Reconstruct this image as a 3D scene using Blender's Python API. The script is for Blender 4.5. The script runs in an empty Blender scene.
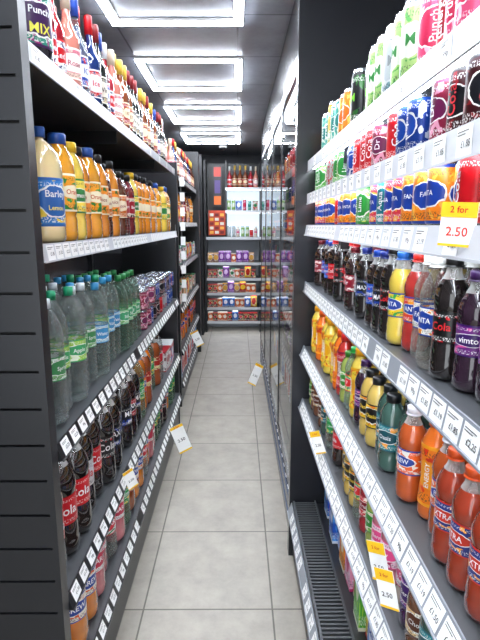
import bpy, math, random
import numpy as np
from mathutils import Vector
random.seed(11)
H=1.6
scene=bpy.context.scene
scene.view_settings.view_transform='Standard'
scene.view_settings.exposure=.12

# ---------------------------------------------------------------- materials
MATS={}
def lin(c):
    if isinstance(c,str):
        c=c.lstrip('#'); c=[int(c[i:i+2],16)/255 for i in (0,2,4)]
    return tuple((x/12.92 if x<=.04045 else ((x+.055)/1.055)**2.4) for x in c)+(1,)
def newmat(name):
    m=bpy.data.materials.new(name); m.use_nodes=True
    nt=m.node_tree; b=nt.nodes['Principled BSDF']
    return m,nt,b
def pm(key,col,rough=.4,metal=0,coat=0,spec=.5):
    if key in MATS: return key
    m,nt,b=newmat(key)
    b.inputs['Base Color'].default_value=lin(col)
    b.inputs['Roughness'].default_value=rough
    b.inputs['Metallic'].default_value=metal
    b.inputs['Coat Weight'].default_value=coat
    b.inputs['Specular IOR Level'].default_value=spec
    MATS[key]=m; return key
def flat(col): return pm('ink_'+col,col,.5)
def capm(col): return pm('cap_'+col,col,.35)
def liq(col):
    k='liquid_'+col
    if k in MATS: return k
    m,nt,b=newmat(k)
    n=nt.nodes; l=nt.links
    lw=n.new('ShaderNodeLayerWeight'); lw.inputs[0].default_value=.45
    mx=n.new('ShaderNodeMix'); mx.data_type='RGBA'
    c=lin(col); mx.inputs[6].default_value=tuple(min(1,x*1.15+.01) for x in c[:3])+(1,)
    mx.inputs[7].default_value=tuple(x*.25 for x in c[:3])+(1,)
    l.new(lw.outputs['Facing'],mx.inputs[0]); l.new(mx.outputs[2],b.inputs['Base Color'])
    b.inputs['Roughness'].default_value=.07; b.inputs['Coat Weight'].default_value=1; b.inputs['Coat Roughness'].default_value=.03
    b.inputs['Specular IOR Level'].default_value=.6
    MATS[k]=m; return k
def clear(col,op=.4,dk=1.,mx_=.85):
    k='clear_%s_%d'%(col,op*100)
    if k in MATS: return k
    m,nt,b=newmat(k); n=nt.nodes; l=nt.links
    b.inputs['Base Color'].default_value=tuple(x*dk for x in lin(col)[:3])+(1,); b.inputs['Roughness'].default_value=.04
    b.inputs['Coat Weight'].default_value=1
    tr=n.new('ShaderNodeBsdfTransparent'); tr.inputs[0].default_value=tuple(.6+.4*x for x in lin(col)[:3])+(1,)
    lw=n.new('ShaderNodeLayerWeight'); lw.inputs[0].default_value=.5
    mr=n.new('ShaderNodeMapRange'); mr.inputs[3].default_value=op; mr.inputs[4].default_value=mx_
    ms=n.new('ShaderNodeMixShader')
    l.new(lw.outputs['Facing'],mr.inputs[0]); l.new(mr.outputs[0],ms.inputs[0])
    l.new(tr.outputs[0],ms.inputs[1]); l.new(b.outputs[0],ms.inputs[2])
    l.new(ms.outputs[0],n['Material Output'].inputs[0])
    MATS[k]=m; return k
def glass(key,tint):
    m,nt,b=newmat(key); n=nt.nodes; l=nt.links
    tr=n.new('ShaderNodeBsdfTransparent'); tr.inputs[0].default_value=tint
    gl=n.new('ShaderNodeBsdfGlossy'); gl.inputs['Roughness'].default_value=.02
    fr=n.new('ShaderNodeFresnel'); fr.inputs[0].default_value=1.5
    ms=n.new('ShaderNodeMixShader'); l.new(fr.outputs[0],ms.inputs[0]); l.new(tr.outputs[0],ms.inputs[1]); l.new(gl.outputs[0],ms.inputs[2])
    l.new(ms.outputs[0],n['Material Output'].inputs[0]); MATS[key]=m; return key
def label(a,b_,c,metal=0.,sc=5):
    """printed label: field colour b_ with splashes of c, a wobbly badge of a behind the wordmark, fine print"""
    k='label_%s_%s_%s_%d'%(a,b_,c,metal*10)
    if k in MATS: return k
    m,nt,b=newmat(k); n=nt.nodes; l=nt.links
    def math_(op,x=None,y=None):
        q=n.new('ShaderNodeMath'); q.operation=op
        for i,v in enumerate((x,y)):
            if v is None: continue
            if isinstance(v,(int,float)): q.inputs[i].default_value=v
            else: l.new(v,q.inputs[i])
        return q.outputs[0]
    def mixc(f,A,B):
        q=n.new('ShaderNodeMix'); q.data_type='RGBA'
        l.new(f,q.inputs[0])
        for i,v in((6,A),(7,B)):
            if isinstance(v,tuple): q.inputs[i].default_value=v
            else: l.new(v,q.inputs[i])
        return q.outputs[2]
    uv=n.new('ShaderNodeUVMap'); uv.uv_map='UVMap'
    sp=n.new('ShaderNodeSeparateXYZ'); l.new(uv.outputs[0],sp.inputs[0])
    mp=n.new('ShaderNodeMapping'); mp.inputs['Scale'].default_value=(sc*2.2,sc*.9,1); mp.inputs['Location'].default_value=(random.random()*9,random.random()*9,0)
    no=n.new('ShaderNodeTexNoise'); no.inputs['Scale'].default_value=1.0; no.inputs['Detail'].default_value=1.5; no.inputs['Distortion'].default_value=.5
    l.new(uv.outputs[0],mp.inputs[0]); l.new(mp.outputs[0],no.inputs[0])
    splash=math_('GREATER_THAN',no.outputs[0],.56)
    f0=mixc(splash,lin(b_),lin(c))
    u2=math_('SUBTRACT',math_('FRACT',math_('MULTIPLY',sp.outputs[0],2.0)),.5)
    vv=math_('MULTIPLY',math_('SUBTRACT',sp.outputs[1],.52),random.choice([1.3,1.7,2.1]))
    u3=math_('MULTIPLY',u2,random.choice([.9,1.1,1.3]))
    d=math_('ADD',math_('SQRT',math_('ADD',math_('MULTIPLY',u3,u3),math_('MULTIPLY',vv,vv))),math_('MULTIPLY',no.outputs[0],.18))
    rim=math_('LESS_THAN',d,.52); bad=math_('LESS_THAN',d,.48)
    cc=lin('#f2f2ee') if sum(lin(a)[:3])<1.2 else lin(b_)
    f1=mixc(rim,f0,cc if a!=b_ else lin(a)); f2=mixc(bad,f1,lin(a))
    m2=n.new('ShaderNodeMapping'); m2.inputs['Scale'].default_value=(70,26,1)
    l.new(uv.outputs[0],m2.inputs[0]); n2=n.new('ShaderNodeTexNoise'); n2.inputs['Scale'].default_value=1; n2.inputs['Detail'].default_value=0
    l.new(m2.outputs[0],n2.inputs[0])
    g1=math_('GREATER_THAN',n2.outputs[0],.56)
    r3=n.new('ShaderNodeValToRGB'); r3.color_ramp.interpolation='CONSTANT'
    e=r3.color_ramp.elements; e[0].position=0; e[0].color=(0,0,0,1); e[1].position=.08; e[1].color=(.75,.75,.75,1); q=e.new(.2); q.color=(0,0,0,1); q=e.new(.82); q.color=(.6,.6,.6,1); q=e.new(.9); q.color=(0,0,0,1)
    l.new(sp.outputs[1],r3.inputs[0])
    f=math_('MULTIPLY',g1,r3.outputs[0])
    lum=sum(lin(b_)[:3])/3
    f4=mixc(f,f2,lin('#f2f2ee') if lum<.35 else lin('#2a2a30'))
    r2=n.new('ShaderNodeValToRGB'); r2.color_ramp.interpolation='CONSTANT'
    e=r2.color_ramp.elements; e[0].position=0; e[0].color=(1,1,1,1); e[1].position=.05; e[1].color=(0,0,0,1); q=e.new(.94); q.color=(1,1,1,1)
    l.new(sp.outputs[1],r2.inputs[0])
    f5=mixc(r2.outputs[0],f4,lin(a))
    l.new(f5,b.inputs['Base Color'])
    b.inputs['Roughness'].default_value=.28; b.inputs['Metallic'].default_value=metal
    MATS[k]=m; return k
def emis(key,col,s):
    m,nt,b=newmat(key); b.inputs['Base Color'].default_value=lin(col)
    b.inputs['Emission Color'].default_value=lin(col); b.inputs['Emission Strength'].default_value=s
    MATS[key]=m; return key

BLACK=pm('black_powdercoat','#1f2023',.33)
BLK2=pm('black_panel','#26272b',.2)
GREY=pm('shelf_grey_metal','#4c4e51',.4,.2)
SILV=pm('shelf_silver_rail','#d3d6da',.3,.3)
RAILD=pm('rail_grey','#8f949b',.35)
WHITE=pm('label_paper','#fbfbf9',.5)
YEL=pm('ticket_yellow','#f6c520',.5)
INK=flat('#222222')
CHROME=pm('can_metal','#c9cdd2',.25,.9)
KICK=pm('kick_blue_grey','#566074',.25,.3)
NECK=clear('#e6e6e2',.25)
GLS=glass('door_glass',(.93,.97,.98,1))

# ---------------------------------------------------------------- mesh builder
class Geo:
    def __init__(s): s.V=[];s.F=[];s.M=[];s.U=[];s.S=[];s.names=[];s.n=0
    def mi(s,k):
        if k not in s.names: s.names.append(k)
        return s.names.index(k)
    def face(s,pts,mat,uv=None,smooth=False):
        b=s.n; s.V+= [tuple(p) for p in pts]; s.n+=len(pts)
        s.F.append(tuple(range(b,b+len(pts)))); s.M.append(s.mi(mat)); s.U.append(uv or [(0,0),(1,0),(1,1),(0,1)][:len(pts)] if len(pts)<=4 else [(0,0)]*len(pts)); s.S.append(smooth)
    def box(s,x0,x1,y0,y1,z0,z1,mat):
        if x0>x1:x0,x1=x1,x0
        if y0>y1:y0,y1=y1,y0
        P=[(x0,y0,z0),(x1,y0,z0),(x1,y1,z0),(x0,y1,z0),(x0,y0,z1),(x1,y0,z1),(x1,y1,z1),(x0,y1,z1)]
        for f in ((0,3,2,1),(4,5,6,7),(0,1,5,4),(1,2,6,5),(2,3,7,6),(3,0,4,7)):
            s.face([P[i] for i in f],mat)
    def freeze(s):
        return dict(V=np.array(s.V,float).reshape(-1,3),cnt=np.array([len(f) for f in s.F],int),
            L=np.array([i for f in s.F for i in f],int),M=np.array(s.M,int),U=np.array([u for q in s.U for u in q],float).reshape(-1,2),
            S=np.array(s.S,bool),names=list(s.names))
class Big:
    def __init__(s): s.p=[];s.names=[];s.n=0
    def add(s,pr,pos=(0,0,0),rz=0,sc=1):
        c,si=math.cos(rz),math.sin(rz)
        R=np.array([[c,-si,0],[si,c,0],[0,0,1]])
        V=(pr['V']*sc)@R.T+np.array(pos)
        for k in pr['names']:
            if k not in s.names: s.names.append(k)
        mp=np.array([s.names.index(k) for k in pr['names']])
        s.p.append((V,pr['L']+s.n,pr['cnt'],mp[pr['M']],pr['U'],pr['S'])); s.n+=len(V)
    def obj(s,name,parent=None):
        if not s.p: return None
        V,L,c,M,U,S=[np.concatenate([q[i] for q in s.p]) for i in range(6)]
        me=bpy.data.meshes.new(name)
        me.vertices.add(len(V)); me.vertices.foreach_set('co',V.ravel().astype(np.float32))
        me.loops.add(len(L)); me.loops.foreach_set('vertex_index',L.astype(np.int32))
        me.polygons.add(len(c)); st=np.concatenate([[0],np.cumsum(c)[:-1]])
        me.polygons.foreach_set('loop_start',st.astype(np.int32))
        for k in s.names: me.materials.append(MATS[k])
        me.polygons.foreach_set('material_index',M.astype(np.int32))
        me.update(calc_edges=True)
        me.polygons.foreach_set('use_smooth',S)
        uv=me.uv_layers.new(name='UVMap'); uv.data.foreach_set('uv',U.ravel().astype(np.float32))
        me.validate(); me.update()
        o=bpy.data.objects.new(name,me); scene.collection.objects.link(o)
        if parent: o.parent=parent
        return o
def gobj(g,name,parent=None):
    b=Big(); b.add(g.freeze()); return b.obj(name,parent)

# text
TC={}
def textmesh(t):
    if t in TC: return TC[t]
    cu=bpy.data.curves.new('t','FONT'); cu.body=t; cu.resolution_u=2; cu.align_x='CENTER'; cu.align_y='CENTER'; cu.offset=.012
    o=bpy.data.objects.new('t',cu); scene.collection.objects.link(o)
    dg=bpy.context.evaluated_depsgraph_get(); me=bpy.data.meshes.new_from_object(o.evaluated_get(dg))
    V=[tuple(v.co) for v in me.vertices]; F=[tuple(p.vertices) for p in me.polygons]
    bpy.data.objects.remove(o); bpy.data.meshes.remove(me); bpy.data.curves.remove(cu)
    TC[t]=(V,F); return TC[t]
def cyltext(g,t,size,r,z,mat,rot=False,ang=0):
    V,F=textmesh(t)
    b=g.n
    for x,y,_ in V:
        if rot: x,y=-y,x
        a=-math.pi/2+ang+x*size/r
        g.V.append((r*math.cos(a),r*math.sin(a),z+y*size))
    g.n+=len(V)
    for f in F:
        g.F.append(tuple(b+i for i in f)); g.M.append(g.mi(mat)); g.U.append([(0,0)]*len(f)); g.S.append(False)
def flattext(g,t,size,o,u,v,mat):
    V,F=textmesh(t); b=g.n; o=Vector(o);u=Vector(u).normalized();v=Vector(v).normalized()
    for x,y,_ in V: g.V.append(tuple(o+u*x*size+v*y*size))
    g.n+=len(V)
    for f in F:
        g.F.append(tuple(b+i for i in f)); g.M.append(g.mi(mat)); g.U.append([(0,0)]*len(f)); g.S.append(False)

def lathe(g,runs,segs,phase=0):
    for mat,pts in runs:
        z0=min(p[1] for p in pts);z1=max(p[1] for p in pts)
        b=g.n
        for r,z in pts:
            for i in range(segs):
                a=2*math.pi*i/segs
                g.V.append((r*math.cos(a),r*math.sin(a),z))
        g.n+=segs*len(pts)
        for j in range(len(pts)-1):
            va=(pts[j][1]-z0)/max(1e-6,z1-z0); vb=(pts[j+1][1]-z0)/max(1e-6,z1-z0)
            for i in range(segs):
                k=(i+1)%segs
                g.F.append((b+j*segs+i,b+j*segs+k,b+(j+1)*segs+k,b+(j+1)*segs+i))
                g.M.append(g.mi(mat)); g.S.append(True)
                g.U.append([(i/segs,va),((i+1)/segs,va),((i+1)/segs,vb),(i/segs,vb)])

# ---------------------------------------------------------------- product prototypes
def make(spec,lod):
    kind,h,r,li,cp,lb,tx,cat=spec
    g=Geo(); segs={0:24,1:12}[lod]
    if kind in('soda','juice','water','glass','wide','sport'):
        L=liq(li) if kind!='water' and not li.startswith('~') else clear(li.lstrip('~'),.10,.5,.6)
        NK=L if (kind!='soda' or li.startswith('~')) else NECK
        C=capm(cp); LB=label(*lb); cr=min(.0135/r,.8) if kind!='wide' else .5
        if kind=='soda':
            pr=[(L,[(.0,.02),(.6,0),(.88,.015),(1,.06),(1.0,.14),(.97,.17),(1,.2),(.95,.27),(.92,.31)]),
                (LB,[(.945,.31),(.955,.32),(.955,.56),(.945,.57)]),
                (L,[(.92,.57),(.97,.61),(1,.65),(.97,.70),(.82,.77),(.62,.82)]),
                (NK,[(.62,.82),(.45,.87),(cr*.88,.905),(cr*.85,.93)]),
                (C,[(cr*1.1,.915),(cr*1.1,.925),(cr*.85,.93),(cr,.935),(cr,.992),(cr*.9,1),(0,1)])]
            if NK!=L: pr.append((L,[(.62,.82),(0,.821)]))
            tr=.955
        elif kind=='juice':
            pr=[(L,[(.0,.01),(.85,0),(.97,.02),(1,.06),(1,.14)]),
                (LB,[(1.0,.14),(1.01,.15),(1.01,.55),(1.0,.56)]),
                (L,[(1,.56),(1,.62),(.95,.7),(.8,.78),(.55,.85),(cr*.9,.89),(cr*.85,.92)]),
                (C,[(cr*.9,.91),(cr*1.15,.91),(cr*1.15,.99),(cr,1),(0,1)])]; tr=1.01
        elif kind=='wide':
            pr=[(L,[(.0,.01),(.85,0),(.97,.02),(1,.06),(1,.2),(.93,.24),(1,.28)]),
                (LB,[(1.0,.28),(1.01,.29),(1.01,.62),(1.0,.63)]),
                (L,[(1,.63),(.98,.7),(.9,.77),(.7,.84),(.5,.89),(.48,.92)]),
                (C,[(.5,.9),(.56,.9),(.56,.99),(.5,1),(0,1)])]; tr=1.01
        elif kind=='sport':
            pr=[(L,[(.0,.01),(.8,0),(.97,.02),(1,.06),(.98,.14)]),
                (LB,[(1.0,.14),(.98,.2),(.88,.38),(.9,.5),(1,.62),(.97,.72)]),
                (L,[(.96,.72),(.75,.8),(.5,.86),(cr*.9,.89)]),
                (C,[(cr*.9,.88),(cr*1.2,.88),(cr*1.2,.97),(cr*.8,1),(0,1)])]; tr=.99
        elif kind=='water':
            body=[(.0,.02),(.6,0),(.92,.02)]
            z=.05
            while z<.36:
                body+=[(1,z),(.91,z+.025)]; z+=.05
            up=[(.97,.56)]; z=.58
            while z<.74:
                up+=[(1,z),(.92,z+.02)]; z+=.04
            up+=[(.9,.78),(.6,.86),(cr*.85,.92)]
            pr=[(L,body+[(.98,.37)]),(LB,[(.985,.37),(.985,.56)]),(L,up),(C,[(cr*.85,.925),(cr*1.1,.925),(cr*1.1,.995),(0,1)])]; tr=.99
        else:
            pr=[(L,[(.0,.02),(.9,0),(1,.02),(1,.12)]),
                (LB,[(1.01,.12),(1.01,.42)]),
                (L,[(1,.42),(1,.5),(.92,.56),(.6,.63),(.4,.7),(.34,.78),(.32,.9)]),
                (C,[(.33,.8),(.4,.8),(.4,.99),(.36,1),(0,1)])]; tr=1.015
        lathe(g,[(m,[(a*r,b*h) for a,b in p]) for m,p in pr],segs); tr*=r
    elif kind=='can':
        LB=label(*lb)
        lathe(g,[(CHROME,[(0,.01*h),(.75*r,0),(.8*r,.01*h),(.95*r,.05*h)]),
                 (LB,[(.95*r,.05*h),(r,.09*h),(r,.88*h),(.93*r,.94*h)]),
                 (CHROME,[(.93*r,.94*h),(.86*r,.98*h),(.86*r,h),(.81*r,h),(.8*r,.98*h),(0,.98*h)])],segs); tr=r
    elif kind in('box','gable','bag'):
        LB=label(*lb); w=r; d=r*(.62 if kind!='bag' else .35)
        if kind=='box':
            pr=[(w,d,0),(w,d,h)]; 
        elif kind=='gable':
            pr=[(w,d,0),(w,d,h*.78),(w,.04*d,h*.95),(w,.04*d,h)]
        else:
            pr=[(w*.9,d*.1,0),(w,d*.7,h*.1),(w*.95,d,h*.45),(w,d*.7,h*.85),(w*.92,.05*d,h)]
        for j in range(len(pr)-1):
            a,b=pr[j],pr[j+1]
            A=[(-a[0],-a[1],a[2]),(a[0],-a[1],a[2]),(a[0],a[1],a[2]),(-a[0],a[1],a[2])]
            B=[(-b[0],-b[1],b[2]),(b[0],-b[1],b[2]),(b[0],b[1],b[2]),(-b[0],b[1],b[2])]
            for i in range(4):
                k=(i+1)%4; u0,u1=i*.5,i*.5+.5
                g.face([A[i],A[k],B[k],B[i]],LB,[(u0,a[2]/h),(u1,a[2]/h),(u1,b[2]/h),(u0,b[2]/h)],kind=='bag')
        b=pr[-1]; g.face([(-b[0],-b[1],b[2]),(b[0],-b[1],b[2]),(b[0],b[1],b[2]),(-b[0],b[1],b[2])],LB,[(.2,.5),(.3,.5),(.3,.6),(.2,.6)])
        if kind=='gable':
            b0=g.n; lathe(g,[(capm(cp),[(.012,h*.83),(.012,h*.9),(0,h*.9)])],8)
            for i in range(b0,g.n): x,y,z=g.V[i]; g.V[i]=(x,y-d*.7,z)
        if lod==0:
            for t,s,zf,c,rot in tx: flattext(g,t,s,(0,-d-.0015,zf*h),(0,0,1) if rot else (1,0,0),(-1,0,0) if rot else (0,0,1),flat(c))
        return g.freeze()
    if lod==0:
        for t,s,zf,c,rot in tx:
            cyltext(g,t,s,tr+.0007,zf*h,flat(c),rot)
            if rot or s*len(t)<tr*4.2: cyltext(g,t,s,tr+.0007,zf*h,flat(c),rot,math.pi)
    return g.freeze()
PC={}
def proto(name,lod):
    if (name,lod) not in PC: PC[(name,lod)]=make(P[name],lod)
    return PC[(name,lod)]
W='#f5f5f5'
SH,SR,WH,WR,CHh,CR,TH=.194,.0278,.174,.0285,.106,.028,.155
P={}
def soda(n,li,cp,lb,t,c=W,cat='fruit_soda_bottles',s=.013,hf=1.): P[n]=('soda',SH*hf,SR,li,cp,lb,[(t,s,.445,c,False)],cat)
def wide(n,li,cp,lb,t,c=W,h=WH): P[n]=('wide',h,WR,li,cp,lb,[(t,.0135,.46,c,False)],'juice_drink_bottles')
def sport(n,li,cp,lb,t,c=W,hf=1.): P[n]=('sport',SH*hf,SR,li,cp,lb,[(t,.013,.44,c,True)],'energy_drink_bottles')
def can(n,lb,t,s=.02,c=W,rot=True): P[n]=('can',CHh,CR,'','',lb,[(t,s,.52,c,rot)],'drink_cans')
def tall(n,lb,t,s=.022,c=W,rot=True,h=TH): P[n]=('can',h,CR,'','',lb,[(t,s,.52,c,rot)],'energy_drink_cans')
K='cola_bottles'
soda('cola','#1d0d08','#c8141e',('#c8141e','#c8141e','#d01a24'),'Cola',W,K,.018,1.03)
soda('dietcola','#1d0d08','#b9bdc2',('#c9cdd2','#c9cdd2','#b9bcc2'),'Cola','#c8141e',K,.018,1.03)
soda('zero','#140a07','#151515',('#151515','#151515','#c8141e'),'Cola','#d8222b',K,.018,1.03)
soda('maxcola','#140a07','#1a2a78',('#10131c','#10131c','#1b3fa0'),'MAX',W,K,.016,.97)
soda('cherrymax','#1d0a0a','#8a1030',('#131318','#a0163c','#131318'),'MAX',W,K,.016,.97)
soda('bluecola','#1d0d08','#173f9e',('#1c4fb4','#1c4fb4','#e04048'),'pepsi',W,K,.014,.97)
soda('drpep','#240c0a','#6a1020',('#8a1428','#8a1428','#e8d8d0'),'Dr',W,K,.018,.95)
soda('orange','#d87814','#f07a10',('#1e3f9a','#f28c1a','#f6b040'),'FANTA')
soda('lemon','#dcc048','#1f5fb0',('#1e3f9a','#f2d12a','#3aa848'),'FANTA')
soda('twist','#b8302a','#d02a20',('#1e3f9a','#e03a2a','#f2a02a'),'FANTA')
soda('palefanta','~#e8e4da','#f5f5f0',('#1e3f9a','#f1efe6','#f0902a'),'FANTA')
soda('grape','#2a0f24','#3a1a50',('#3a1660','#6a1f7a','#d84a9a'),'vimto',hf=.94)
soda('sprite','~#dfe9e0','#1c9a4a',('#1c9a4a','#1c9a4a','#f2d12a'),'Lime',hf=1.03)
soda('ironbrew','#b8501a','#e8e8f0',('#1c3f9a','#e8601e','#f0ece0'),'BREW')
soda('redbrew','#9a3216','#d8501c',('#c8301c','#1c2f7a','#f0a030'),'XTRA')
soda('sevenup','~#d8e8dc','#2aa84a',('#d8282a','#1c8a3a','#e8e84a'),'7',hf=.97)
soda('tango','#d87418','#161616',('#161616','#f08018','#e8d020'),'TANGO')
sport('energyorange','#e87018','#e85a10',('#f4a020','#ef8020','#d8341c'),'ENERGY',hf=1.05)
sport('energyred','#b8281f','#d02020',('#8a1430','#c02438','#e05060'),'ENERGY',hf=1.05)
sport('energyblue','#3a8ad0','#e8e8e8',('#1c3f9a','#2a7ac8','#e8e8f0'),'POWER')
sport('energyyel','#dcc048','#e8a010',('#e8a818','#f0d040','#d86a18'),'ENERGY',hf=1.05)
wide('teal','#3a5a50','#101418',('#0f4a55','#1a8088','#f2a030'),'Oasis')
wide('yellowj','#d0b058','#101418',('#1c1c1c','#f3c520','#f08a20'),'Oasis','#f6d040')
wide('greenj','#98a850','#2f7a22',('#2f8a2c','#f0e9d0','#7ac040'),'Lime',W,.16)
wide('pinkj','#c87884','#e02a70',('#e64a8a','#f8d0e0','#c02060'),'Berry',W,.168)
wide('purplej','#4a1a58','#6a2a90',('#3a1666','#5a2a90','#b03a9a'),'Berry',W,.168)
wide('redj','#a81a2a','#101418',('#801020','#c81a2c','#f0e0d0'),'Fruit',W,.168)
wide('whitej','#e0d0c0','#e8e8e8',('#d84a7a','#f4f0ec','#e890b0'),'Shake',W,.155)
wide('choco','#6a4028','#5a2a14',('#5a2a14','#e8c890','#f4f0e0'),'Choc',W,.155)
can('c_red',('#c8141e','#c8141e','#d4202a'),'Cola',.024)
can('c_black',('#14141a','#3a0c12','#8a1420'),'Cola',.024,'#e0343c')
can('c_blue',('#1c4aa8','#173a8a','#d8dce8',.3),'pepsi')
can('c_silver',('#c4c8cc','#c4c8cc','#c8141e',.4),'Cola',.024,'#c8141e')
can('c_orange',('#1e3f9a','#f2861e','#f8b040'),'FANTA',.012,W,False)
can('c_rose',('#1e3f9a','#e0384a','#f5b030'),'FANTA',.012,W,False)
can('c_green',('#2c8a3a','#5aa848','#e0e86a'),'Lime')
can('c_teal',('#1a7a86','#1f9a9a','#e8e8e8',.2),'Aqua')
can('c_yell',('#e8b818','#f0d030','#2a9a40'),'Lemon',.016,'#1c3f8a')
can('c_plum',('#6a1a4a','#8a1a3a','#e8a0b8'),'Dr')
tall('t_pink',('#d8305a','#e0507a','#f4c8d4',.2),'Punch')
tall('t_red',('#b01a2c','#d02a3a','#e88080',.2),'Energy')
tall('t_lime',('#e4ead8','#a4cc7a','#5aa850',.2),'M',.03,'#1c7a2c',False)
tall('t_white',('#c8d0d2','#dfe4e4','#8ab0b8',.3),'M',.03,'#8a9094',False)
tall('t_black',('#16181a','#16181a','#2a6a2a',.1),'M',.03,'#7ed030',False)
tall('t_teal',('#2a8a80','#4ab0a0','#e8f0e0',.3),'Wave',h=.135)
tall('t_orange',('#e87018','#f0902a','#ffd060',.2),'Mango',h=.135)
tall('t_blue',('#1c3f9a','#c8ccd4','#c8202a',.3),'Bull',h=.135)
tall('t_yell',('#e8b020','#f0d860','#e8f4e0',.2),'Tropic')
def big(n,li,cp,lb,tx,cat,hf=1.): P[n]=('soda',.35*hf,.052,li,cp,lb,tx,cat)
KB='large_cola_bottles'; KF='large_fruit_soda_bottles'
big('cola2','#1d0d08','#c8141e',('#c8141e','#c8141e','#d01a24'),[('Cola',.042,.44,W,False)],KB)
big('zero2','#140a07','#151515',('#151515','#151515','#c8141e'),[('Cola',.042,.44,'#e8e8e8',False)],KB)
big('diet2','#1d0d08','#c8c8cc',('#d0d4d8','#d0d4d8','#b8bcc2'),[('Cola',.042,.44,'#c8141e',False)],KB)
big('max2','#140a07','#151820',('#10131c','#10131c','#1b3fa0'),[('MAX',.034,.47,W,False),('pepsi',.02,.37,W,False)],KB,.96)
big('cherry2','#2a0a0a','#a01028',('#14141a','#b01c2c','#14141a'),[('MAX',.034,.47,W,False)],KB,.96)
big('orange2','#d87014','#f07a10',('#1e3f9a','#f28c1a','#e8601e'),[('FANTA',.024,.445,W,False)],KF)
big('iron2','#d87c18','#1c3f9a',('#1c3f9a','#f0e8d8','#e8601e'),[('BREW',.026,.445,W,False)],KF,.96)
big('pink2','#c87078','#c8141e',('#c42a4a','#f0e8e8','#e05a80'),[('BARR',.028,.445,W,False)],KF,.97)
big('lem2','~#dfe5df','#e8e8e8',('#c4182c','#ececec','#2a8a48'),[('BARR',.028,.445,W,False)],KF)
big('lime2','~#b8dcc0','#1c9a4a',('#1c9a4a','#1c8a3a','#f2d12a'),[('Lime',.034,.445,W,False)],KF)
big('amber2','#9a4a1e','#b02a1a',('#b02a1a','#e8d8a0','#b02a1a'),[('Cream',.024,.445,W,False)],KF,.97)
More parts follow.
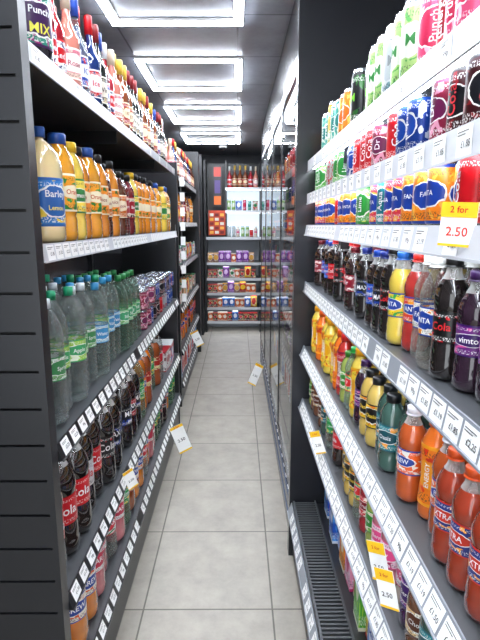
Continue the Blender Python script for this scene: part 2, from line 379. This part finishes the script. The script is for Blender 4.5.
P.update({
'water2':('water',.36,.045,'#dfe9e8','#d8e4e8',('#3a8a50','#e6efe8','#8ac080'),[('Spring',.016,.465,W,False)],'water_bottles'),
'water2b':('water',.37,.045,'#dfe9e8','#1c9a6a',('#2f9a5a','#9ac83a','#e8f0d8'),[('Apple',.018,.465,W,False)],'water_bottles'),
'water2c':('water',.35,.043,'#d8e6e0','#3a9ad0',('#3a8ac0','#bfe0ee','#e8f4fa'),[('Water',.018,.465,W,False)],'water_bottles'),
'water2d':('water',.34,.042,'#b4d4c0','#2a8a4a',('#3f9a68','#b8d8b0','#7ab86a'),[('Still',.02,.465,W,False)],'water_bottles'),
'pale_j':('juice',.31,.055,'#e8cf96','#2a5aa8',('#1f5fa8','#2a7ac0','#e8c83a'),[('Barley',.026,.42,W,False),('Lemon',.018,.3,'#f3e070',False)],'squash_bottles'),
'amber_j':('wide',.31,.046,'#e09820','#1f4fa0',('#f4e8c8','#f2a020','#2a8a3a'),[('Orange',.02,.46,'#c84a10',False)],'squash_bottles'),
'org_j':('wide',.30,.044,'#d8841c','#161616',('#e8dcc0','#f09028','#3a6a2a'),[('Juice',.02,.46,'#8a1a1a',False)],'squash_bottles'),
'lemsq':('wide',.30,.044,'#e8c850','#e8c020',('#2a7a3a','#f0d850','#e8f0c0'),[('Lemon',.02,.46,W,False)],'squash_bottles'),
'red_j':('wide',.28,.042,'#6a1820','#161616',('#a01a2a','#f0e0d0','#401018'),[('Berry',.02,.46,W,False)],'squash_bottles'),
'brown_j':('wide',.28,.042,'#5a2a14','#161616',('#f0e4c8','#c86a1a','#8a3a1a'),[('Apple',.018,.46,'#8a1a1a',False)],'squash_bottles'),
'glass_red':('glass',.30,.036,'#a81828','#e8e8e8',('#c8141e','#f0f0f0','#1c2a60'),[('Red',.024,.27,W,False)],'glass_drink_bottles'),
'glass_blue':('glass',.31,.036,'#16306a','#c8141e',('#e4e6ea','#c8141e','#1c2a60'),[('Ice',.026,.27,'#c8141e',False)],'glass_drink_bottles'),
'glass_clear':('glass',.31,.036,'~#dbe2e6','#2a4fb0',('#e8eaec','#1c3f9a','#c8141e'),[('ICE',.024,.27,'#1c3f9a',False)],'glass_drink_bottles'),
'glass_amber':('glass',.31,.038,'#7a3a14','#d8b040',('#f0e0b8','#a01c1c','#c89030'),[('1870',.022,.27,'#701010',False)],'glass_drink_bottles'),
'glass_rose':('glass',.30,.037,'#c87a6a','#d8c8b0',('#f4e8e0','#d87a8a','#e8c0b0'),[('Rose',.022,.27,'#a03050',False)],'glass_drink_bottles'),
'glass_dark':('glass',.31,.037,'#1a1c18','#8a1a20',('#e8e0d0','#2a2a2a','#a89060'),[('Vin',.024,.27,'#301010',False)],'glass_drink_bottles'),
'purple_big':('juice',.30,.056,'#150d18','#161616',('#3a1a4a','#1f8a70','#a02a7a'),[('Punch',.024,.42,W,False),('MIX',.034,.28,'#e8e04a',False)],'squash_bottles'),
'pack_red':('box',.14,.10,'','',('#a81c28','#e8e4e0','#7a1420'),[('BARR',.04,.55,W,False)],'can_multipacks'),
'pack_white':('box',.14,.10,'','',('#e0e2e4','#c8141e','#3a5aa8'),[('Cola',.05,.55,'#c8141e',False)],'can_multipacks'),
'k_orange':('gable',.29,.042,'','#e85a10',('#f4f0e0','#f08a1a','#f5b84a'),[('Juice',.024,.5,'#d84a10',False)],'juice_cartons'),
'k_red':('gable',.29,.042,'','#c8141e',('#f4e8e0','#d02a2a','#f0603a'),[('Apple',.022,.5,'#a01018',False)],'juice_cartons'),
'k_blue':('gable',.25,.042,'','#1c3f9a',('#e8eef8','#2a5ac0','#5aa8e8'),[('Milk',.026,.5,'#1c3f9a',False)],'juice_cartons'),
'k_green':('gable',.28,.042,'','#2a8a3a',('#f0f0d8','#4aa83a','#a8d84a'),[('Lime',.026,.5,'#1c6a2a',False)],'juice_cartons'),
'k_yell':('box',.25,.045,'','',('#d02a2a','#f3c81e','#f8e880'),[('Crisp',.024,.52,W,False)],'juice_cartons'),
'k_pink':('box',.22,.045,'','',('#c02a6a','#f0a8c8','#f8e8f0'),[('Rosy',.024,.52,W,False)],'juice_cartons'),
})
def bag(n,k,h,r,lb): P[n]=(k,h,r,'','',lb,[],'snack_bags')
bag('b_red','bag',.16,.045,('#f0c030','#c81c24','#8a1018'))
bag('b_yel','bag',.17,.045,('#c82a1a','#f0b820','#f8e070'))
bag('b_blue','bag',.15,.045,('#e8e8f0','#1f4fa8','#3a8ad8'))
bag('b_pur','bag',.17,.045,('#e0c0e8','#6a2a88','#a04ac0'))
bag('b_brn','bag',.14,.04,('#d8a040','#7a3a20','#5a2a18'))
bag('b_wht','box',.14,.04,('#3a8a5a','#e8e6e0','#c82a30'))
bag('b_org','box',.13,.035,('#f0e8d8','#e8701c','#a02018'))
bag('b_pnk','bag',.16,.035,('#f4e8ec','#e86a9a','#b0205a'))
bag('b_grn','bag',.15,.04,('#e8e060','#3a8a3a','#205a28'))
bag('b_dk','box',.12,.035,('#c82a30','#2a2028','#d8b060'))
def width(n): 
    s=P[n]; return s[2]*2+(.004 if s[0] not in('box','gable','bag') else .006)
def depth(n):
    s=P[n]; return s[2]*2+.004 if s[0] not in('box','gable','bag') else s[2]*(1.24 if s[0]!='bag' else .7)+.01
def fill(side,xf,y0,y1,z,seq,pool,nd=3,lodY=2.6,jit=.004):
    cats={}
    y=y0; i=0
    q=[]
    for n,c in seq: q+=[n]*c
    while True:
        if i>=len(q):
            n=random.choice(pool); q+=[n]*random.choice([1,1,2,2])
        n=q[i]; i+=1
        w=width(n)
        if y+w>y1: break
        dj=random.choice([0,0,0,.01,.02])
        for d in range(nd):
            if d>0 and random.random()<.06*d: continue
            dp=depth(n)
            x=xf+side*(.012+dp/2+d*dp+dj)
            face=math.radians(-90 if side>0 else 90)
            lo,hi=((-10,75) if P[n][0]=='can' else (8,55))
            tw=math.radians(random.uniform(lo,hi))*(1 if side>0 else -1)
            if P[n][0] in('box','gable','bag'): tw=math.radians(random.uniform(-3,3))
            lod=0 if (y<lodY and d==0) else 1
            if y<1.6 and d==1 and lod==1: lod=0
            cats.setdefault(P[n][7],Big()).add(proto(n,lod),(x+random.uniform(0,jit)*side,y+w/2,z+.0015),face+tw)
        y+=w+random.uniform(0,.003)
    for k,b in cats.items(): b.obj(k)

# ---------------------------------------------------------------- room
def roomplane(name,pts,mat):
    g=Geo(); g.face(pts,mat); return gobj(g,name)
def tile_mat(key,base,mort,size,offx,offy,var,rough,mort_size=.004,sy=None):
    m,nt,b=newmat(key); n=nt.nodes;l=nt.links
    tc=n.new('ShaderNodeTexCoord'); mp=n.new('ShaderNodeMapping')
    mp.inputs['Location'].default_value=(-offx,-offy,0)
    l.new(tc.outputs['Object'],mp.inputs[0])
    br=n.new('ShaderNodeTexBrick'); br.offset=0; br.inputs['Scale'].default_value=1
    br.inputs['Brick Width'].default_value=size; br.inputs['Row Height'].default_value=sy or size
    br.inputs['Mortar Size'].default_value=mort_size; br.inputs['Mortar Smooth'].default_value=.2
    br.inputs['Color1'].default_value=lin(base); c=lin(base); br.inputs['Color2'].default_value=tuple(x*(1-var) for x in c[:3])+(1,)
    br.inputs['Mortar'].default_value=lin(mort)
    l.new(mp.outputs[0],br.inputs[0])
    no=n.new('ShaderNodeTexNoise'); no.inputs['Scale'].default_value=7; no.inputs['Detail'].default_value=9; no.inputs['Roughness'].default_value=.72
    l.new(tc.outputs['Object'],no.inputs[0])
    mr=n.new('ShaderNodeMapRange'); mr.inputs[1].default_value=.3; mr.inputs[2].default_value=.7; mr.inputs[3].default_value=.78; mr.inputs[4].default_value=1.14
    l.new(no.outputs[0],mr.inputs[0])
    mx=n.new('ShaderNodeMix'); mx.data_type='RGBA'; mx.blend_type='MULTIPLY'; mx.inputs[0].default_value=1
    l.new(br.outputs[0],mx.inputs[6]); l.new(mr.outputs[0],mx.inputs[7]); l.new(mx.outputs[2],b.inputs['Base Color'])
    b.inputs['Roughness'].default_value=rough
    bp=n.new('ShaderNodeBump'); bp.inputs['Strength'].default_value=.3; bp.inputs['Distance'].default_value=.003; bp.invert=True
    l.new(br.outputs['Fac'],bp.inputs['Height']); l.new(bp.outputs[0],b.inputs['Normal'])
    MATS[key]=m; return key
FL=tile_mat('floor_tile','#9c958a','#5e5951',.545,-.40,1.85,.07,.42)
CE=tile_mat('ceiling_panel','#8a8e97','#4c4f56',.65,-.65,.84,.08,.35,.006)
XL,YB,YF,CH=-1.9,8.0,-2.2,2.65
roomplane('floor',[(XL,YF,0),(1.6,YF,0),(1.6,YB,0),(XL,YB,0)],FL)
roomplane('ceiling',[(XL,YF,CH),(XL,YB,CH),(1.6,YB,CH),(1.6,YF,CH)],CE)
WL=pm('wall_paint_dark','#404248',.6)
roomplane('wall_left',[(XL,YF,0),(XL,YB,0),(XL,YB,CH),(XL,YF,CH)],WL)
roomplane('wall_right',[(1.6,YF,0),(1.6,YF,CH),(1.6,YB,CH),(1.6,YB,0)],WL)
roomplane('wall_back',[(XL,YB,0),(1.6,YB,0),(1.6,YB,CH),(XL,YB,CH)],WL)

LED=emis('led_white','#eef5ff',70)
FILLGLOW=emis('added_shelf_fill','#eef5ff',15)  # fill glow for strips added under shelves, not store fixtures
ALU=pm('led_housing','#e8e8e8',.4)
def ring(x0,x1,y0,y1):
    g=Geo(); t=.048; z0,z1=CH-.024,CH-.016
    def bar(a,b,c,d):
        g.box(a,b,c,d,z1,CH-.001,ALU); g.box(a+.003,b-.003,c+.003,d-.003,z0+.002,z1,LED)
    bar(x0,x1,y0,y0+t); bar(x0,x1,y1-t,y1); bar(x0,x0+t,y0+t,y1-t); bar(x1-t,x1,y0+t,y1-t)
    gobj(g,'ceiling_light_frame')
y=-1.76
while y<6.9:
    ring(-.66,.03,y,y+.74); y+=1.3

# ---------------------------------------------------------------- shelving units
def price(g,side,xf,y,z,txt=True,h=.034,w=.05,tl=.004):
    s=-side; x=xf+s*.0045
    a=Vector((x+s*tl,y-w/2,z-h/2)); b=Vector((x+s*tl,y+w/2,z-h/2)); c=Vector((x,y+w/2,z+h/2)); d=Vector((x,y-w/2,z+h/2))
    g.face([a,b,c,d] if side<0 else [b,a,d,c],WHITE)
    if txt:
        u=Vector((0,1,0)) if side<0 else Vector((0,-1,0))
        v=(d-a).normalized(); nr=u.cross(v)
        if nr.x*s<0: nr=-nr
        ct=(a+b+c+d)/4+nr*.001
        flattext(g,random.choice(['£1.19','£1.50','£2.25','99p','£1.85']),.0125,ct+u*.006-v*.004,u,v,INK)
        for k in(0,1):
            p=ct-u*w*.4+v*(.008+k*.004); L_=w*(.5+.2*k)
            g.face([p,p+u*L_,p+u*L_+v*.0013,p+v*.0013],INK)
def unit(name,side,xf,dep,y0,y1,zs,baseX,rails,ztop=2.1,lodY=2.6,shelfmat=GREY,th=.022,rh=.042,fillstrips=(),lw=.05):
    g=Geo(); xb=xf+side*dep
    g.box(xb,xb+side*.03,y0,y1,0.0,ztop,BLK2)
    for y in np.arange(y0,y1+.01,max(.9,(y1-y0)/round((y1-y0)/.95))):
        yy=min(max(y,y0),y1-.03)
        g.box(xb-side*.02,xb,yy,yy+.03,.0,ztop,BLACK)
    n=len(zs); tls=[]
    for i,z in enumerate(zs):
        if i==n-1:
            g.box(baseX,xb,y0,y1,z-.02,z,shelfmat if side<0 else BLACK)
            g.box(baseX+side*.01,xb,y0,y1,0.0,z-.02,BLACK)
            xr=baseX
        else:
            g.box(xf,xb,y0,y1,z-th,z,shelfmat); xr=xf
            for y in np.arange(y0+.02,y1,.95): g.box(xf+side*.03,xb,y,y+.004,z-th-.05,z-th,BLACK)
        if i in fillstrips: g.box(xf+side*.012,xf+side*.026,y0+.02,y1-.02,z-th-.008,z-th-.001,FILLGLOW)  # added glowing strip hidden behind the rail, brightens the stock below
        rm=rails[i]
        tl=.014 if z<1.2 else (.006 if z<1.7 else 0.0); tls.append(tl)
        s=-side; x0=xr+s*.003; zt_,zb_=z+.004,z-rh+.002
        g.box(xr,x0,y0,y1,zb_,zt_,rm)
        T0=(x0+s*.0005,zt_-.001); B0=(x0+s*(.0005+tl*1.12),zb_)
        g.face([(B0[0],y0,B0[1]),(B0[0],y1,B0[1]),(T0[0],y1,T0[1]),(T0[0],y0,T0[1])],rm)
        g.face([(x0,y0,zb_),(x0,y1,zb_),(B0[0],y1,zb_),(B0[0],y0,zb_)],rm)
        g.face([(x0,y0,zb_),(B0[0],y0,zb_),(T0[0],y0,T0[1])],rm)
        g.box(B0[0],B0[0]+s*.003,y0,y1,zb_-.001,zb_+.003,rm)
    o=gobj(g,name)
    g=Geo()
    for i,z in enumerate(zs):
        xr=baseX if i==n-1 else xf
        y=max(y0,-.1)+.05
        while y<y1-.05:
            if random.random()<(.95 if pitches[i]<.1 else 1):
                price(g,side,xr-side*.0,y,z-rh/2+.003,y<lodY,.037,lw if pitches[i]>lw else pitches[i]-.003,tls[i])
            y+=pitches[i]*random.uniform(1,1.05)
    if g.F: gobj(g,'price_labels',o)
    return o

# ---- left gondola
LX=-.47
LZ=[2.0,1.55,1.04,.60,.27]
pitches=[.3,.058,.072,.072,.072]
ul=unit('gondola_shelving',-1,LX,.42,1.2,3.85,LZ,LX,[SILV,SILV,BLACK,BLACK,BLACK],ztop=2.12,fillstrips=(1,2,3))
g=Geo()
x0,x1=-1.45,-.475
z=.02
g.box(x0,x1,1.175,1.195,0,2.62,pm('groove_black','#050505',.6))
while z<2.6:
    g.box(x0,x1,1.16,1.176,z,min(z+.088,2.62),BLACK); z+=.095
g.box(-.477,-.462,1.155,1.198,0,2.62,BLACK)
gobj(g,'slatwall_end_panel')
g=Geo(); g.box(-.9,-.475,3.86,3.89,0,1.6,BLACK); gobj(g,'gondola_end_panel')
fill(-1,LX,1.36,3.83,LZ[0],[('purple_big',1),('glass_red',2),('glass_rose',1),('glass_clear',1),('glass_blue',2),('glass_dark',1),('glass_clear',1),('glass_red',1),('glass_rose',1),('glass_amber',3),('glass_dark',3),('glass_red',1)],['glass_amber','glass_dark','glass_rose','glass_clear'],3)
fill(-1,LX,1.38,3.83,LZ[1],[('pale_j',1),('amber_j',1),('lemsq',1),('org_j',1),('amber_j',1),('org_j',1),('brown_j',1),('org_j',1),('brown_j',2),('red_j',2),('lemsq',1),('org_j',3)],['org_j','red_j','amber_j','brown_j','lemsq'],3)
fill(-1,LX,1.31,2.6,LZ[2],[('water2',1),('water2b',2),('water2',2),('water2c',1),('water2b',1),('water2c',2),('water2d',5)],['water2d','water2'],3)
for k in range(2):
    fill(-1,LX,2.62,3.83,LZ[2]+.107*k,[('c_plum',3)],['c_red','c_black','c_silver','c_blue','c_plum'],4)
fill(-1,LX,1.24,3.3,LZ[3],[('cola2',3),('diet2',1),('cola2',1),('zero2',1),('max2',3),('cherry2',1),('max2',1),('lime2',1),('orange2',1),('amber2',1),('orange2',1)],['orange2','max2','amber2','lem2','lime2'],3)
fill(-1,LX,3.32,3.83,LZ[3],[('pack_red',1)],['pack_white','pack_red'],2)
fill(-1,LX,1.24,3.83,LZ[4],[('iron2',3),('pink2',2),('lem2',1),('pink2',1),('lime2',1),('amber2',1),('iron2',2),('lem2',1),('orange2',1)],['amber2','iron2','lem2','pink2','cherry2','zero2','lime2'],3)

# ---- second left gondola
L2=[2.0,1.62,1.25,.88,.5,.2]; pitches=[.12]*6
unit('gondola_shelving',-1,-.5,.4,4.3,6.2,L2,-.5,[BLACK]*6,ztop=2.1,lodY=0)
g=Geo(); g.box(-.92,-.47,6.21,6.3,0,2.45,BLACK); g.box(-.92,-.5,4.25,4.29,0,2.1,BLACK)
gobj(g,'gondola_end_panel')
g=Geo()
g.box(-.475,-.472,4.26,4.30,.9,2.0,BLACK)
for k in range(9): g.box(-.478,-.44,4.25,4.253,.95+k*.12,1.02+k*.12,WHITE)
gobj(g,'clip_strip')
for i,z in enumerate(L2):
    fill(-1,-.5,4.32,6.18,z,[],[['glass_rose','glass_amber','glass_blue'],['org_j','red_j','b_red'],['b_blue','b_red','b_wht'],['b_yel','b_brn','b_wht'],['cola2','orange2'],['k_red','k_blue']][i],2,lodY=0)

# ---- right near chiller
RX=.30; BX=.26
RZ=[H+.26,H+.125,H-.005,H-.25,H-.54,H-.79,.28]
pitches=[.2,.08,.06,.052,.052,.052,.075]
LG=pm('rail_light_grey','#d0d3d8',.35,.1)
unit('chiller_shelving',1,RX,.42,-.3,2.2,RZ,BX,[LG,LG,LG,RAILD,RAILD,RAILD,RAILD],ztop=2.5,fillstrips=(0,1,2,3,4,5),lw=.047)
g=Geo(); g.box(BX-.005,.78,2.205,2.25,0,CH-.02,BLK2); g.box(BX-.012,BX+.02,2.2,2.256,0,CH-.02,BLK2); gobj(g,'chiller_end_panel')
def grille(y0,y1):
    g=Geo()
    y=y0
    while y<y1:
        g.box(BX+.012,BX+.105,y,y+.008,.284,.296,GREY); y+=.018
    g.box(BX+.004,BX+.012,y0,y1,.281,.299,GREY); g.box(BX+.105,BX+.112,y0,y1,.281,.303,GREY)
    gobj(g,'air_return_grille')
grille(-.2,2.19)
def rz(i): return RZ[i]
fill(1,RX,.15,2.18,rz(0),[('t_pink',3),('t_red',3),('t_pink',6),('t_red',1),('t_pink',1),('t_lime',2),('t_white',1),('t_lime',2),('t_white',1),('t_black',2),('t_blue',1),('t_orange',2),('t_teal',2),('t_yell',1)],['t_orange','t_teal','t_lime','t_red','t_yell','t_blue'],3,lodY=2.3)
fill(1,RX,.15,2.18,rz(1),[('c_black',11),('c_plum',1),('c_blue',3),('c_red',2),('c_plum',1),('c_red',3),('c_silver',1),('c_blue',2)],['c_green','c_red','c_blue','c_teal','c_silver'],4,lodY=2.3)
fill(1,RX,.15,2.18,rz(2),[('c_red',10),('c_orange',4),('c_rose',2),('c_teal',1),('c_rose',1),('c_yell',1),('c_green',2),('c_orange',3)],['c_green','c_orange','c_teal','c_red','c_yell','c_rose'],4,lodY=2.3)
fill(1,RX,.15,2.18,rz(3),[('grape',10),('zero',1),('palefanta',2),('twist',1),('lemon',1),('zero',1),('maxcola',1),('bluecola',1),('cherrymax',1),('maxcola',1),('dietcola',1),('drpep',1),('cola',2),('zero',1),('cola',2),('bluecola',1)],['cola','zero','dietcola','bluecola','tango','drpep','cola','orange'],4,lodY=2.3)
fill(1,RX,.15,2.18,rz(4),[('redbrew',10),('ironbrew',1),('energyorange',1),('ironbrew',1),('teal',3),('yellowj',2),('grape',1),('energyyel',1),('sevenup',1),('greenj',1),('energyred',1),('energyorange',1),('energyyel',2)],['energyorange','yellowj','energyblue','lemon','sprite','greenj','energyyel','zero'],4,lodY=2.3)
fill(1,RX,.15,2.18,rz(5),[('purplej',9),('teal',1),('choco',1),('purplej',1),('whitej',1),('pinkj',2),('greenj',1),('redj',1),('sevenup',1),('yellowj',1)],['redj','greenj','sprite','energyorange','teal','yellowj','cola','choco','whitej','energyblue'],4,lodY=2.3)
fill(1,.377,.5,2.18,rz(6),[('k_blue',6),('k_orange',1),('k_red',1),('k_blue',1),('k_yell',1),('k_green',1),('k_red',1),('k_pink',1),('k_orange',1),('k_blue',1)],['k_red','k_orange','k_green','k_blue','k_yell','k_pink'],3,lodY=2.3)

# ---- right far chiller with glass doors
pitches=[.3,.2,.12,.09,.09,.09,.12]
FZ=[H+.33,H+.14,H-.06,H-.3,H-.56,H-.84,.26]
unit('chiller_shelving',1,.33,.4,2.28,5.7,FZ,.285,[LG,LG,LG,RAILD,RAILD,RAILD,KICK],ztop=2.3,lodY=0,fillstrips=(1,3,5))
g=Geo()
g.box(.27,.78,2.28,5.7,2.3,CH-.01,BLK2)
g.box(.262,.27,2.28,5.7,2.3,2.33,SILV)
g.box(.262,.269,2.3,5.7,.06,.1,KICK); g.box(.262,.269,2.3,5.7,.14,.2,KICK); g.box(.268,.284,2.3,5.7,.0,.27,BLK2)
gobj(g,'chiller_canopy')
g=Geo()
ds=[2.29,3.15,4.0,4.85,5.69]
for a,b in zip(ds[:-1],ds[1:]):
    g.box(.262,.282,a,a+.022,.29,2.28,BLK2); g.box(.262,.282,b-.022,b-.002,.29,2.28,BLK2)
    g.box(.262,.282,a,b,2.26,2.285,BLK2); g.box(.262,.282,a,b,.285,.31,BLK2)
    g.face([(.266,a+.02,.3),(.266,a+.02,2.27),(.266,b-.02,2.27),(.266,b-.02,.3)],GLS)
gobj(g,'chiller_glass_doors')
g=Geo(); g.box(.30,.32,2.35,5.6,2.275,2.295,LED); gobj(g,'led_strip_light')
g=Geo(); g.box(.265,.77,5.71,5.76,0,CH-.02,BLK2); gobj(g,'chiller_end_panel')
pools=[['t_orange','t_teal','t_red','t_white'],['c_red','c_blue','c_green'],['c_red','c_orange','c_rose'],['cola','orange','bluecola','sprite'],['energyred','yellowj','teal','orange'],['pinkj','redj','greenj','purplej'],['k_orange','k_red','k_blue','k_yell']]
for i,z in enumerate(FZ):
    fill(1,.33 if i<6 else .38,2.3,5.62,z,[],pools[i],2,lodY=0)

# ---------------------------------------------------------------- back wall
g=Geo()
BF=7.4
bz=[.17,.38,.60,.82,1.05,1.42,1.80,2.12]
bx0,bx1=-.46,1.3
g.box(bx0,bx1,7.82,7.86,0,1.38,pm('backboard','#8a8e94',.6))
g.box(bx0,-.18,7.82,7.86,1.38,2.5,BLACK)
g.box(-.18,bx1,7.82,7.86,1.38,2.12,emis('lit_backboard','#dcecfa',1.0))
g.box(-.18,bx1,7.82,7.86,2.12,2.5,BLACK)
g.box(bx0-.03,bx0,BF,7.86,0,2.5,BLACK)
g.box(.325,.355,BF+.0,7.82,0,2.5,BLACK)
g.box(-.18,-.16,BF,7.82,1.42,2.5,BLACK)
for z in bz:
    x_=bx0 if z<1.5 else -.18
    g.box(x_,bx1,BF,7.82,z-.025,z,BLACK); g.box(x_,bx1,BF-.01,BF,z-.035,z+.004,SILV)
    g.box(x_+.02,bx1-.02,BF+.02,BF+.035,z-.035,z-.027,FILLGLOW)  # added glowing strip under each shelf to brighten the back display
gobj(g,'wall_shelving')
def fillx(y,x0,x1,z,pool,nd=2,gap=0):
    cats={}
    x=x0
    while x<x1:
        n=random.choice(pool)
        for _ in range(random.choice([1,1,2])):
            w=width(n)-.004
            if x+w>x1: x=9;break
            for d in range(nd):
                cats.setdefault(P[n][7],Big()).add(proto(n,1),(x+w/2,y+.02+depth(n)*(d+.5),z+.001),random.uniform(-.15,.15)+random.choice([0,0,3.14]))
            x+=w+.001+random.uniform(0,gap)
    for k,b in cats.items(): b.obj(k)
bp=[['b_org','b_red','b_blue','b_dk'],['b_red','b_wht','b_yel','b_blue','b_grn','b_org','b_dk'],['b_brn','b_yel','b_pur','b_red','b_org','b_pnk','b_dk'],['b_blue','b_brn','b_pur','b_wht','b_org','b_yel','b_dk'],['b_brn','b_wht','b_dk','b_pur','b_red','b_org'],['t_white','b_wht','t_teal','t_lime','whitej','pinkj','c_blue','c_red'],['t_blue','b_wht','t_lime','t_teal','t_pink','b_blue','c_orange'],['glass_clear','glass_amber','glass_red','glass_rose','glass_dark','glass_blue']]
for i,z in enumerate(bz):
    for a,b in((bx0+.01,.32),(.36,bx1-.02)):
        if i in(5,6,7) : a=max(a,-.155)
        fillx(BF,a,b,z,bp[i],2 if i not in(5,6) else 1,.02 if i in (5,6) else 0)
g=Geo(); g.box(-.62,-.5,7.2,7.9,0,2.55,BLACK); gobj(g,'column')
g=Geo()
g.box(-.42,-.18,7.36,7.38,1.45,1.80,capm('#c8401a'))
for r in range(5):
    for c in range(3): g.box(-.405+c*.075,-.35+c*.075,7.355,7.362,1.47+r*.062,1.51+r*.062,capm(['#f4b040','#e8e0d0','#7a1410'][(r+c)%3]))
gobj(g,'price_board')
g=Geo(); g.box(-.35,-.23,7.36,7.38,1.86,2.42,capm('#2a2028')); 
g.box(-.34,-.24,7.35,7.362,2.27,2.4,capm('#c8301c')); g.box(-.34,-.24,7.35,7.362,1.88,2.0,capm('#e8701c')); g.box(-.33,-.25,7.35,7.362,2.04,2.22,capm('#4a3078'))
gobj(g,'promotional_banner')
g=Geo(); lathe(g,[(ALU,[(.0,0),(.05,0),(.06,-.02),(.055,-.035)][::-1]),(BLACK,[(.0,-.075),(.025,-.068),(.042,-.05),(.045,-.035)])],16)
for i in range(len(g.V)): x,y,z=g.V[i]; g.V[i]=(x-.2,y+7.05,z+CH-.001)
gobj(g,'security_dome_camera')

# ---------------------------------------------------------------- hanging tickets
def ticket(o,ang,w,h,tilt=0,top=.35,txt='2.50',tc='#222222',fs=.34,col=None,t1='2 for',c1='#c8141e'):
    a=math.radians(ang); nrm=Vector((math.cos(a),math.sin(a),0)); u=Vector((-nrm.y,nrm.x,0))
    t=math.radians(tilt); v=Vector((0,0,1)); u2=u*math.cos(t)+v*math.sin(t); v2=v*math.cos(t)-u*math.sin(t)
    o=Vector(o); g=Geo(); col=col or YEL
    def q(a0,a1,b0,b1,m,off):
        p=[o+u2*x+v2*y+nrm*off for x,y in((a0,b0),(a1,b0),(a1,b1),(a0,b1))]
        g.face(p,m)
    q(-w/2,w/2,-h,0,WHITE,0); q(w/2,-w/2,-h,0,WHITE,-.001)
    q(-w/2,w/2,-h*top,0,col,.001); q(-w/2,w/2,-h,-h*.94,col,.001)
    flattext(g,txt,w*fs,o-v2*h*(.5+top/2)+nrm*.0015,u2,v2,flat(tc))
    flattext(g,t1,w*fs*.7,o-v2*h*top*.5+nrm*.002,u2,v2,flat(c1))
    gobj(g,'promotional_price_ticket')
ticket((-.41,3.1,.30),290,.09,.20,20,.10)
ticket((-.44,1.84,.64),310,.045,.085,18,.15)
ticket((-.43,4.75,.58),285,.08,.16,25,.1)
ticket((.205,4.5,.32),250,.08,.22,-22,.12)
ticket((.283,.65,1.628),225,.046,.056,-3,.34,'2.50','#d03018',.36)
ticket((.268,.88,.99),225,.038,.08,14,.3)
ticket((.268,.82,.975),225,.038,.075,14,.3)
ticket((.262,1.62,.90),235,.04,.08,22,.25)

# ---------------------------------------------------------------- world / camera
w=bpy.data.worlds.new('World'); scene.world=w; w.use_nodes=True
w.node_tree.nodes['Background'].inputs[0].default_value=(.90,.95,1,1)
w.node_tree.nodes['Background'].inputs[1].default_value=2.6
cam=bpy.data.cameras.new('camera'); co=bpy.data.objects.new('camera',cam); scene.collection.objects.link(co)
co.location=(0,0,H); co.rotation_euler=(math.radians(90-10.8),0,math.radians(-.25))
cam.sensor_width=36; cam.lens=500/640*36; cam.clip_start=.02
scene.camera=co
